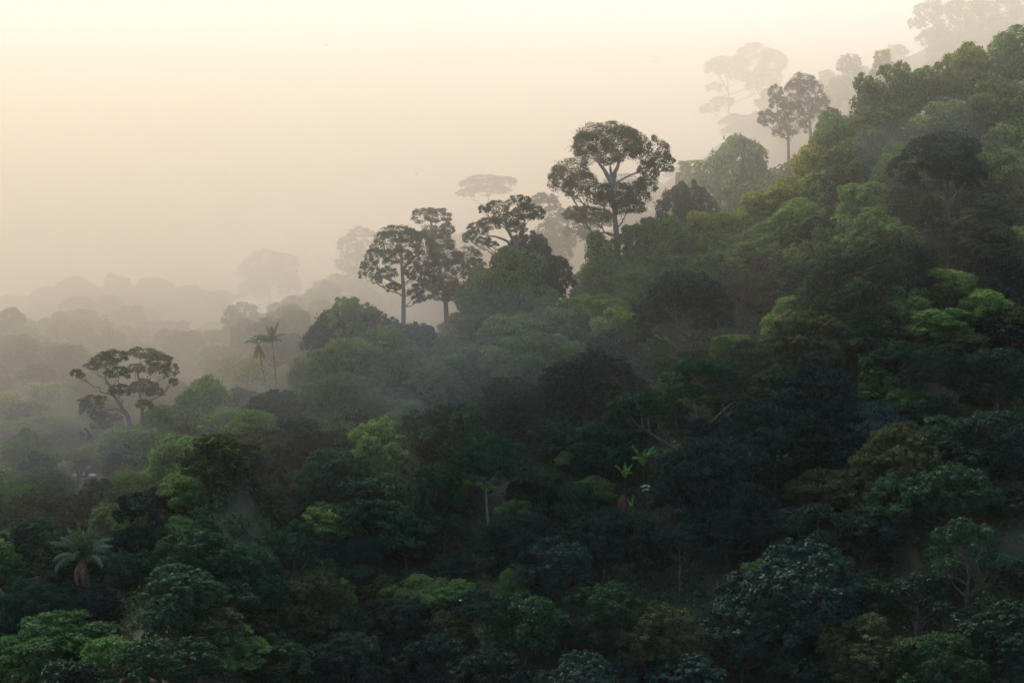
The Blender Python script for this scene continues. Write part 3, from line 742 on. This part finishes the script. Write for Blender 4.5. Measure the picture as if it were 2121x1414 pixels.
# ------------------------------------------------------------------ boulders and red soil bank
def rock(name, px, py, wpx, hpx, Y, seed, mat, label, cat, group=None):
    rng = np.random.default_rng(seed)
    import bmesh
    bm = bmesh.new(); bmesh.ops.create_icosphere(bm, subdivisions=3, radius=1)
    a = rng.normal(size=(7, 3)); b = rng.uniform(.55, .95, size=7)
    for v in bm.verts:
        p = np.array(v.co)
        for n_, d in zip(nrm(a), b):                       # chip planar facets off the boulder
            h = p @ n_
            if h > d: p = p - n_ * (h - d) * .85
        p = p * (1 + .05 * math.sin(p[0] * 7 + seed) * math.cos(p[1] * 6 + p[2] * 5))
        v.co = p
    me = bpy.data.meshes.new(name); bm.to_mesh(me); bm.free(); me.materials.append(mat)
    o = link(bpy.data.objects.new(name, me)); c = ray(px, py, Y)
    o.location = c; o.scale = (wpx / 2 / F * Y, wpx / 2 / F * Y * .8, hpx / 2 / F * Y * 1.15); o.rotation_euler = (0, 0, rng.uniform(0, 6))
    return tag(o, label, cat, group)
for k, (px, py, w, h, lb) in enumerate([(154, 985, 14, 9, 'pale leaning boulder at the left end of the rock cluster'), (174, 981, 10, 8, 'small peaked boulder in the middle of the rock cluster'),
                                        (192, 986, 20, 10, 'largest cracked pale boulder beside the bushy tree'), (185, 968, 9, 6, 'small boulder above the rock cluster'),
                                        (163, 978, 6, 6, 'tiny upright stone between the boulders'), (210, 955, 6, 12, 'thin pale standing stone under the bush')]):
    y = hit(px, py + h * .5) or 480
    rock('boulder', px, py, w, h, y - .5, 100 + k, STONE, lb, 'boulder', 'boulders in the clearing')
rock('earth_bank', 1290, 1044, 22, 34, (hit(1290, 1058) or Yb) - 6.5, 120, REDSOIL, 'bare red earth bank below the vivid banana plant', 'earth bank')
LANDMARKS.append((ray(180, 985, 470)[0], 468.0, 'the pale boulders'))

# ------------------------------------------------------------------ the forest: trees read off the photograph (px, top, width px, height m, kind, tint)
GRP = 'forest trees covering the hillside'
FOREST = [
 # right-hand crest
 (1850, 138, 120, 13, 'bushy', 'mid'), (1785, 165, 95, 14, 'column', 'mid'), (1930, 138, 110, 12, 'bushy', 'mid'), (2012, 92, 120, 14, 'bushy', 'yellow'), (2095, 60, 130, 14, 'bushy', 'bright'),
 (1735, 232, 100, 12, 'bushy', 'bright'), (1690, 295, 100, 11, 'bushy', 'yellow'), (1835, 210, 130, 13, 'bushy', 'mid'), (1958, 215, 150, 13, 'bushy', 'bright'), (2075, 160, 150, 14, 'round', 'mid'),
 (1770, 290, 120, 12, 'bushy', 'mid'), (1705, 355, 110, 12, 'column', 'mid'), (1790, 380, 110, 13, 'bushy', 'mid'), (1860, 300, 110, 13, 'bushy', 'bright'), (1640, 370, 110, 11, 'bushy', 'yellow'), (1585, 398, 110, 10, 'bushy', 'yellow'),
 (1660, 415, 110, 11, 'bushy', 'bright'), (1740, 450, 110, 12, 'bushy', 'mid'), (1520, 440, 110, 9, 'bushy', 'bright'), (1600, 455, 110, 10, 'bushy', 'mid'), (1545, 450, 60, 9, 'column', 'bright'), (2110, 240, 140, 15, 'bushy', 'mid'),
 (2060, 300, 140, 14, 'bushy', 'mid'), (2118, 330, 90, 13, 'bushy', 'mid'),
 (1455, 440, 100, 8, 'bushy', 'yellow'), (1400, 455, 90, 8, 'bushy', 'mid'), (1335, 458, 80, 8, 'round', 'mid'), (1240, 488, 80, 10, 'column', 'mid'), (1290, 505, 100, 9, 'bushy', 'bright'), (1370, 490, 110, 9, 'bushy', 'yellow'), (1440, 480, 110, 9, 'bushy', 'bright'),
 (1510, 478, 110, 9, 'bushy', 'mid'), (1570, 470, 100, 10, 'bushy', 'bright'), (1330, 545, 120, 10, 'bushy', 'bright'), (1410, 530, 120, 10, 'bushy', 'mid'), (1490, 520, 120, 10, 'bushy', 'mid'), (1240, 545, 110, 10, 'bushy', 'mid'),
 (1575, 500, 110, 10, 'bare', 'mid'), (1625, 530, 100, 9, 'bare', 'mid'), (1530, 545, 95, 11, 'dome', 'olive'), (1582, 566, 80, 10, 'dome', 'olive'),
 (1815, 440, 120, 10, 'round', 'mid'), (2062, 410, 100, 9, 'round', 'dark'), (2035, 460, 150, 13, 'dome', 'olive'), (2108, 470, 90, 10, 'bushy', 'mid'), (2110, 540, 110, 14, 'round', 'vdark'), (1770, 510, 170, 14, 'round', 'dark'),
 (1660, 550, 120, 13, 'round', 'dark'), (1870, 500, 150, 13, 'round', 'dark'), (1720, 580, 140, 13, 'bushy', 'dark'), (1640, 620, 130, 12, 'bushy', 'mid'), (1790, 590, 150, 13, 'round', 'dark'),
 # middle crest
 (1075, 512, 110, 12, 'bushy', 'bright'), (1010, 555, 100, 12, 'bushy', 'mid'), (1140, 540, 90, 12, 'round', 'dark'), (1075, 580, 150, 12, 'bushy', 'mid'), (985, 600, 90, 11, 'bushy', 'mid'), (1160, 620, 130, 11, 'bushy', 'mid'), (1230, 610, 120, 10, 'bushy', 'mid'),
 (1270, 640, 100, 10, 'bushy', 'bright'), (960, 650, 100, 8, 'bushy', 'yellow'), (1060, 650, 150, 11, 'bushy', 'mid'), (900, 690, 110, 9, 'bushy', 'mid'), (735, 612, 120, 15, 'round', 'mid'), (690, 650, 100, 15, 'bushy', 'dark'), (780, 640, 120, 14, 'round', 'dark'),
 (640, 735, 90, 11, 'bushy', 'mid'), (720, 700, 150, 15, 'round', 'mid'), (800, 690, 150, 14, 'round', 'mid'), (860, 670, 100, 11, 'bushy', 'dark'), (960, 710, 150, 13, 'open', 'mid'), (1050, 700, 120, 11, 'bushy', 'mid'), (1130, 690, 150, 12, 'round', 'mid'), (880, 740, 130, 12, 'round', 'mid'),
 (1240, 692, 90, 9, 'round', 'vdark'), (1215, 725, 180, 14, 'round', 'vdark'), (1160, 750, 130, 12, 'open', 'mid'), (825, 786, 115, 9, 'dome', 'olive'), (700, 770, 140, 13, 'round', 'mid'), (1050, 778, 150, 13, 'round', 'dark'), (925, 832, 190, 13, 'round', 'dark'), (760, 820, 120, 10, 'bushy', 'mid'),
 (1000, 830, 120, 11, 'round', 'dark'), (1130, 800, 120, 11, 'round', 'dark'), (640, 800, 130, 10, 'bushy', 'mid'),
 # middle slope right
 (1680, 640, 180, 12, 'round', 'olive'), (1800, 660, 150, 12, 'bushy', 'dark'), (1620, 760, 140, 12, 'round', 'dark'), (1690, 770, 190, 13, 'round', 'vdark'), (1725, 808, 140, 12, 'round', 'blue'), (1560, 700, 140, 12, 'round', 'dark'), (1880, 600, 100, 10, 'bushy', 'mid'), (1965, 558, 130, 10, 'bushy', 'mid'),
 (1950, 640, 130, 10, 'bushy', 'mid'), (2035, 600, 120, 12, 'bushy', 'mid'), (2070, 650, 120, 13, 'round', 'vdark'), (2065, 720, 150, 13, 'round', 'vdark'), (2105, 640, 110, 12, 'round', 'olive'), (1850, 700, 120, 11, 'round', 'dark'), (1820, 830, 150, 12, 'round', 'blue'), (1560, 850, 160, 13, 'round', 'vdark'), (1830, 760, 110, 10, 'column', 'mid'),
 (1480, 905, 210, 15, 'round', 'vdark'), (1250, 870, 150, 12, 'round', 'dark'), (1150, 870, 130, 12, 'bushy', 'dark'), (1640, 855, 150, 15, 'open', 'vdark'), (1740, 890, 130, 12, 'round', 'blue'), (1870, 880, 150, 12, 'round', 'olive'), (1930, 822, 110, 9, 'bushy', 'dark'), (1880, 800, 100, 9, 'bushy', 'mid'), (1960, 865, 130, 13, 'bushy', 'dark'), (2060, 850, 150, 13, 'round', 'vdark'),
 # left slope
 (432, 778, 46, 7, 'bushy', 'bright'), (390, 818, 130, 9, 'bushy', 'bright'), (340, 840, 110, 9, 'bushy', 'bright'), (270, 885, 150, 13, 'bushy', 'mid'), (250, 920, 70, 11, 'bushy', 'dark'), (560, 800, 120, 9, 'round', 'olive'), (500, 805, 70, 8, 'round', 'dark'), (450, 840, 120, 9, 'bushy', 'mid'), (610, 830, 110, 9, 'round', 'olive'),
 (680, 850, 120, 10, 'round', 'mid'), (740, 862, 70, 7, 'dome', 'olive'), (490, 872, 130, 9, 'bare', 'mid'), (550, 880, 110, 9, 'round', 'olive'), (370, 900, 130, 11, 'bushy', 'mid'), (440, 910, 110, 9, 'round', 'olive'), (85, 968, 130, 11, 'bushy', 'vivid'), (190, 1002, 130, 10, 'round', 'olive'), (105, 1012, 130, 11, 'round', 'olive'),
 (330, 965, 70, 9, 'column', 'vivid'), (385, 985, 100, 9, 'bushy', 'mid'), (20, 1000, 110, 11, 'bushy', 'mid'), (370, 1072, 120, 9, 'dome', 'mid'), (60, 1085, 150, 12, 'round', 'dark'), (15, 1140, 100, 10, 'bushy', 'vivid'), (150, 1100, 140, 10, 'round', 'olive'), (210, 1060, 90, 8, 'bushy', 'mid'), (690, 930, 160, 13, 'round', 'dark'), (790, 882, 130, 12, 'round', 'mid'),
 (860, 890, 120, 12, 'round', 'dark'), (500, 1125, 180, 12, 'round', 'dark'), (610, 1080, 150, 17, 'open', 'dark'), (760, 985, 180, 15, 'dome', 'dark'), (690, 1040, 120, 11, 'bushy', 'mid'), (890, 955, 130, 15, 'open', 'dark'), (840, 1040, 140, 12, 'bushy', 'dark'), (400, 1120, 130, 10, 'round', 'dark'), (920, 1060, 130, 13, 'open', 'dark'),
 # lower canopy, its shade painted in through dark leaf tints
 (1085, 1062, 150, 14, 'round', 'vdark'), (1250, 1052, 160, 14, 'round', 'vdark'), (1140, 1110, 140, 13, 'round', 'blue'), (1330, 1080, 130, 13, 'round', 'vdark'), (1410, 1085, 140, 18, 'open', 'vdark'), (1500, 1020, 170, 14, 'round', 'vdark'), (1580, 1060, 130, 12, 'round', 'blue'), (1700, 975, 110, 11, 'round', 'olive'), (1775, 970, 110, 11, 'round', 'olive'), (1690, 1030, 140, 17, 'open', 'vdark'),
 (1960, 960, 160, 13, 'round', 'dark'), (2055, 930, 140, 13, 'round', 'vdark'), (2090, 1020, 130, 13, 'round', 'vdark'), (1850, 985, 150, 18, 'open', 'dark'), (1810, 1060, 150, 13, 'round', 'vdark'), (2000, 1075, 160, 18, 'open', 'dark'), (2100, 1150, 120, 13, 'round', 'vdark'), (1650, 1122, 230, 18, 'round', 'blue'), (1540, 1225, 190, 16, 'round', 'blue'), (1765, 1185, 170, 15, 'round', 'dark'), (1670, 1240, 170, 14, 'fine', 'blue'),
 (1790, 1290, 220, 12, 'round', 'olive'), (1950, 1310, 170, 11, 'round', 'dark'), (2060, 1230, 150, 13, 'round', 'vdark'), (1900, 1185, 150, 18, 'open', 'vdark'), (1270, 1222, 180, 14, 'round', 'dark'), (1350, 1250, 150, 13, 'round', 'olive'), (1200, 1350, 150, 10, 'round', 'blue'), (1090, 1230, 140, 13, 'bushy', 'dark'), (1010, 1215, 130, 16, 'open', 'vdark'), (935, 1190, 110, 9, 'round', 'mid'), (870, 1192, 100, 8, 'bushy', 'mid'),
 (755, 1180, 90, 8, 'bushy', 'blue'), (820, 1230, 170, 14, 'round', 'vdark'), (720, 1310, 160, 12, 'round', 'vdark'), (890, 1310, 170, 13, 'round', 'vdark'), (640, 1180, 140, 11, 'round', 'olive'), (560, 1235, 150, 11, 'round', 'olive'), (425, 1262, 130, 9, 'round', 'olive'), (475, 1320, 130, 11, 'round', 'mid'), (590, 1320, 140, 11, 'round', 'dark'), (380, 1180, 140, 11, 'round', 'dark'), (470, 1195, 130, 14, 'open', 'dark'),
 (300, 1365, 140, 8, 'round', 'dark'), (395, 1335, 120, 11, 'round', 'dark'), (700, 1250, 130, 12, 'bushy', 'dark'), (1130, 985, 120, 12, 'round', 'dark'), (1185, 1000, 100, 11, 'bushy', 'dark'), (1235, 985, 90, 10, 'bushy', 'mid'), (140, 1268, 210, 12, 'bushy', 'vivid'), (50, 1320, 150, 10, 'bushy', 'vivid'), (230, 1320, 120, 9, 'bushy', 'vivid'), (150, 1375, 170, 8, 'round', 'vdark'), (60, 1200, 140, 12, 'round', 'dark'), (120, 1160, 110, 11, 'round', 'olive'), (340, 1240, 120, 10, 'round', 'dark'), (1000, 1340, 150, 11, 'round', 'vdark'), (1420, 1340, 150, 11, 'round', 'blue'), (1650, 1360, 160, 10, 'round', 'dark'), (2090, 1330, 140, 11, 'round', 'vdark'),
]
tree_xy = []
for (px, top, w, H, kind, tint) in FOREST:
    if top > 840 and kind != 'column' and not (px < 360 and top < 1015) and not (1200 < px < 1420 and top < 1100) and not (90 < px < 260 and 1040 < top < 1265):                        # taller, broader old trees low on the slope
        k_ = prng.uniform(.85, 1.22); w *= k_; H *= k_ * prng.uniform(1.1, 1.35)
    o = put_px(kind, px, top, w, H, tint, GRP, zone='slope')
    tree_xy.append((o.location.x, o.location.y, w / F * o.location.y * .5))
# explicit ones at or just behind the crest
put_px('dome', 1552, 298, 165, 16, 'mid', GRP, Y=556, label='large hazy dome-shaped tree behind the yellow crest bushes')
LANDMARKS.append((61.8, 556.0, 'the hazy dome-shaped tree'))
put_px('round', 1432, 380, 68, 9, 'dark', GRP, Y=532, label='small dark rounded tree alone on the crest by the conifer')
put_px('conifer', 1425, 343, 42, 14, 'mid', GRP, Y=575, label='narrow pointed conifer fading into mist behind the crest')
put_px('conifer', 1828, 112, 22, 10, 'yellow', GRP, Y=610, label='tiny pointed conifer in fog above the right-hand crest')
put_px('round', 1092, 480, 100, 10, 'dark', GRP, Y=516, label='dark domed bush tree under the leaning tree with tiered pads')

# ------------------------------------------------------------------ second ridge behind, in the mist
frng = random.Random(11)
GRP2 = 'misty trees on the far ridge'
placed2 = []
tries = 0
while len(placed2) < 190 and tries < 12000:
    tries += 1
    x = frng.uniform(-200, 190) if frng.random() < .5 else frng.uniform(-200, -30); d = frng.uniform(0, 285)
    y = float(Y2(x)) - d
    if y < float(Y1(x)) + 30: continue
    if x > -40 and d > 50: continue
    W = frng.uniform(8, 15); H = frng.uniform(8, 13)
    if any((x - a) ** 2 + (y - b) ** 2 < (.36 * (W + c)) ** 2 for a, b, c in placed2): continue
    z = float(height(x, y)) + H
    px = x / y * F + IW / 2
    if px < -60 or px > IW + 60: continue
    placed2.append((x, y, W))
    put(frng.choice(['bushy', 'bushy', 'round', 'bushy', 'dome']), x, y, W, H, frng.choice(['dark', 'mid', 'mid', 'olive', 'yellow'] if d > 60 else ['dark', 'mid', 'olive']), GRP2, zone='far')
for _ in range(900):                                          # the right-hand part of the far ridge
    if sum(1 for a, b, c in placed2 if a > 10) >= 62: break
    x = frng.uniform(10, 200); y = float(Y2(x)) - frng.uniform(-8, 75); W = frng.uniform(9, 15); H = frng.uniform(8, 13)
    if any((x - a) ** 2 + (y - b) ** 2 < (.36 * (W + c)) ** 2 for a, b, c in placed2): continue
    placed2.append((x, y, W))
    put(frng.choice(['bushy', 'bushy', 'round']), x, y, W, H, frng.choice(['dark', 'mid', 'olive']), GRP2, zone='far')
for px, top, w in [(10, 605, 120), (45, 600, 90), (120, 590, 90), (165, 572, 70), (215, 578, 110), (270, 580, 100), (325, 562, 70), (380, 580, 110), (440, 588, 100), (150, 556, 45), (92, 578, 50), (245, 560, 50), (300, 575, 60)]:
    q = (px - IW / 2) / F; y = Y2_0 / (1 + .25 * q); put_px(frng.choice(['dome', 'bushy']), px, top, w * 1.25, 12, 'dark', GRP2, Y=float(y) - 3, zone='far')
for px, top, w, Y in [(30, 890, 130, 506), (90, 862, 140, 512), (150, 880, 110, 508), (130, 905, 110, 503), (60, 845, 110, 518), (20, 830, 110, 515), (195, 925, 70, 494), (165, 940, 60, 490), (222, 905, 60, 498), (250, 880, 60, 500)]:
    put_px('bushy', px, top, w, 7, frng.choice(['yellow', 'mid', 'mid', 'bright']), GRP2, Y=Y, zone='low')

# ------------------------------------------------------------------ filler trees between the ones above
n_fill = 0
for _ in range(4000):
    if n_fill >= 185: break
    x = frng.uniform(-135, 155); y = frng.uniform(362, float(Y1(x)) - 4)
    px = x / y * F + IW / 2
    if px < -80 or px > IW + 80: continue
    if -60 < px - 190 < 110 and y > 440 and px < 260: continue         # the boulder clearing stays open
    if abs(x - ray(1330, 1000, Yb)[0]) < 9 and Yb - 16 < y < Yb + 6: continue
    W = frng.uniform(7, 11); H = frng.uniform(6.5, 9.5)
    if any((x - a) ** 2 + (y - b) ** 2 < (.5 * (W * .5 + r)) ** 2 for a, b, r in tree_xy): continue
    tree_xy.append((x, y, W * .5)); n_fill += 1
    z = float(height(x, y)) + H; py = IH / 2 - z / y * F
    near_crest = float(Y1(x)) - y < 45
    tint = frng.choice(['mid', 'bright', 'mid', 'mid', 'dark'] if near_crest else ['dark', 'vdark', 'mid', 'olive', 'blue'])  # crest light and lower-slope shade put into the tint choice
    put(frng.choice(['bushy', 'bushy', 'round', 'column'] if near_crest else ['round', 'round', 'bushy', 'open']), x, y, W, H, tint, GRP, zone='slope')

# ------------------------------------------------------------------ undergrowth (uncountable)
rng = np.random.default_rng(77)
nb = 26000
bx = rng.uniform(-170, 190, nb); by = rng.uniform(345, 690, nb)
sel = (by < Y2(bx)) & (abs(bx / by) < .27) & ((by < Y1(bx) + 6) | (rng.random(nb) < .45))
bx, by = bx[sel], by[sel]
clear = (bx > -112) & (bx < -88) & (by > 445) & (by < 500)
k = np.repeat(np.arange(len(bx)), 25)
br = rng.uniform(.8, 2.0, len(bx)) * np.where(rng.random(len(bx)) < .45, 1.7, 1.0) * np.where(clear, .35, 1.0)
d = nrm(rng.normal(size=(len(k), 3)) + np.array([0, 0, .5]))
P = np.stack([bx[k], by[k], height(bx[k], by[k]) + .2], 1) + d * br[k][:, None] * rng.uniform(.6, 1.1, (len(k), 1)) * np.array([1.15, 1.15, 1.25])
N = nrm(d + np.array([0, 0, .5]) + rng.normal(size=d.shape) * .6)
ug = link(bpy.data.objects.new('undergrowth', leaf_mesh('undergrowth', leaf_geo(P, N, .76, .46, rng), LEAF['under'])))
tag(ug, 'low green undergrowth covering the forest floor', 'undergrowth', kind='stuff')

# ------------------------------------------------------------------ birds
def bird(px, py, Y, s, mat, label, group, seed):
    rng = random.Random(seed)
    root = empty('bird', ray(px, py, Y)); tag(root, label, 'bird', group)
    tb = Tubes(8); tb.add([(-.5, 0, 0), (-.3, 0, .02), (0, 0, .03), (.25, 0, .03), (.42, 0, .05), (.55, 0, .03)], [.03, .07, .11, .09, .05, .01])
    link(bpy.data.objects.new('body', tb.mesh('bird_body', mat)), root)
    for sgn in (-1, 1):
        V = [(.15, 0, .05), (-.12, 0, .05), (.18, sgn * .4, .22), (-.08, sgn * .4, .20), (.02, sgn * .85, .12), (-.06, sgn * .8, .11)]
        V = V + [(a, b, c - .02) for a, b, c in V]
        Q = [(0, 1, 3, 2), (2, 3, 5, 4), (6, 8, 9, 7), (8, 10, 11, 9), (0, 2, 8, 6), (2, 4, 10, 8), (1, 7, 9, 3), (3, 9, 11, 5)]
        link(bpy.data.objects.new('wing', mesh_np('wing', np.array(V), np.array(Q), 4, mat)), root)
    root.scale = (s, s, s); root.rotation_euler = (rng.uniform(-.3, .3), rng.uniform(-.3, .3), rng.uniform(0, 6.28))
for k, (px, py) in enumerate([(675, 94), (1415, 96), (1358, 128), (465, 365), (863, 361), (213, 434), (600, 487), (614, 563), (408, 18)]):
    bird(px, py, 470 + 3 * k, .42, BIRD, 'tiny dark swift gliding in the pale mist', 'swifts in the mist', k)
bird(953, 1243, 392, .62, BIRDW, 'small white bird flying over the dark lower canopy', None, 30)

# ------------------------------------------------------------------ labels for the forest trees
FARW = {'far': 'on the far misty ridge', 'low': 'in the hollow below the far ridge'}
made = {}
for root, pk, tint, zone in pending:
    x, y = root.location.x, root.location.y
    d = sorted(((x - a) ** 2 + (y - b) ** 2, i) for i, (a, b, _) in enumerate(LANDMARKS))
    a, b, ph = LANDMARKS[d[0][1]]
    look = TINT[tint] + ' ' + LOOK[pk] + ' '
    ph2, ph3 = LANDMARKS[d[1][1]][2], LANDMARKS[d[2][1]][2]
    if zone in FARW:
        opts = [look + FARW[zone] + ' beyond ' + ph, look + 'on the far slope beyond ' + ph2, look + 'fading out behind ' + ph3]
    else:
        rel = (('uphill of ' if y > b else 'downhill of ') if abs(y - b) > abs(x - a) else 'beside ') + ph
        opts = [look + rel, look + 'between ' + ph + ' and ' + ph2, look + 'facing ' + ph2, look + 'between ' + ph + ' and ' + ph3, look + 'not far from ' + ph3]
    opts = [o for o in opts if len(o.split()) <= 16] or [look + 'near ' + ph]
    lab = min(opts, key=lambda o: (made.get(o, 0), opts.index(o)))
    made[lab] = made.get(lab, 0) + 1
    root['label'] = lab

# ------------------------------------------------------------------ the air: thin haze round everything, mist bank beyond the crest
def volume_mat(name, col, dens, aniso):
    m, nt, out = node_mat(name)
    v = nt.nodes.new("ShaderNodeVolumePrincipled")
    v.inputs['Color'].default_value = (*col, 1); v.inputs['Density'].default_value = dens; v.inputs['Anisotropy'].default_value = aniso
    nt.links.new(v.outputs[0], out.inputs['Volume'])
    return m

def prism(name, plan, z0, z1, mat):
    n = len(plan)
    V = [(x, y, z0) for x, y in plan] + [(x, y, z1) for x, y in plan]
    Fs = [tuple(range(n))[::-1], tuple(range(n, 2 * n))] + [(i, (i + 1) % n, n + (i + 1) % n, n + i) for i in range(n)]
    me = bpy.data.meshes.new(name); me.from_pydata(V, [], Fs); me.update(); me.materials.append(mat)
    return link(bpy.data.objects.new(name, me))

TOP = 145.0
HAZE = prism('haze', [(-960, -70), (1060, -70), (1060, 1760), (-960, 1760)], -140, TOP, volume_mat('haze_air', (.95, .96, 1.0), .000012, .3))
tag(HAZE, 'thin even haze filling the air over the valley', 'haze', kind='stuff')
def bank(name, off, dens, label):
    xs = np.linspace(-900, 1000, 96)
    plan = [(float(x), float(Y1(x)) + off + 5 * math.sin(x * .045) + 3 * math.sin(x * .13 + 1)) for x in xs] + [(1000, 1700), (-900, 1700)]
    o = prism(name, plan, -135, TOP - 5, volume_mat(name + '_air', (.805, .755, .665), dens, .10))
    return tag(o, label, 'mist', kind='stuff')
bank('mist_bank', -8, .0060, 'dense warm mist bank filling the valley behind the crest')
bank('mist_veil', -80, .0012, 'thin mist veil drifting over the upper slope')

def wisp(px, py, Y, rx, ry, rz, dens, seed, label):
    import bmesh
    bm = bmesh.new(); bmesh.ops.create_icosphere(bm, subdivisions=4, radius=1)
    for v in bm.verts:
        p = v.co
        k = 1 + .16 * math.sin(p.x * 4 + seed) * math.cos(p.y * 3 + seed * 2) + .10 * math.sin(p.x * 7 + p.z * 5 + seed)
        v.co = p * k
    me = bpy.data.meshes.new('mist_wisp'); bm.to_mesh(me); bm.free()
    me.materials.append(volume_mat('mist_wisp_air', (.90, .90, .90), dens, .25))
    o = link(bpy.data.objects.new('mist_wisp', me)); o.location = ray(px, py, Y); o.scale = (rx, ry, rz)
    tag(o, label, 'mist', kind='stuff')
wisp(940, 740, 464, 38, 14, 15, .0028, 1, 'thin mist wisp in the hollow below the dark bushy knoll')
wisp(640, 850, 464, 26, 12, 8, .0045, 2, 'thin mist wisp drifting over the low left shoulder')
wisp(2000, 400, 513, 30, 12, 22, .0058, 4, 'thin mist wisp beside the towering dark emergent')
wisp(120, 920, 455, 24, 12, 12, .0050, 5, 'thin mist wisp over the clearing with boulders')

wisp(230, 590, 690, 80, 30, 18, .0050, 6, 'drifting mist patch above the far left ridge')
wisp(690, 560, 575, 36, 24, 22, .0050, 7, 'drifting mist patch behind the dark bushy knoll')
wisp(1530, 330, 585, 34, 20, 16, .0050, 8, 'drifting mist patch behind the hazy dome-shaped tree')
wisp(1170, 520, 545, 18, 14, 14, .0055, 9, 'mist patch pooled beneath the tall forked emergent tree')
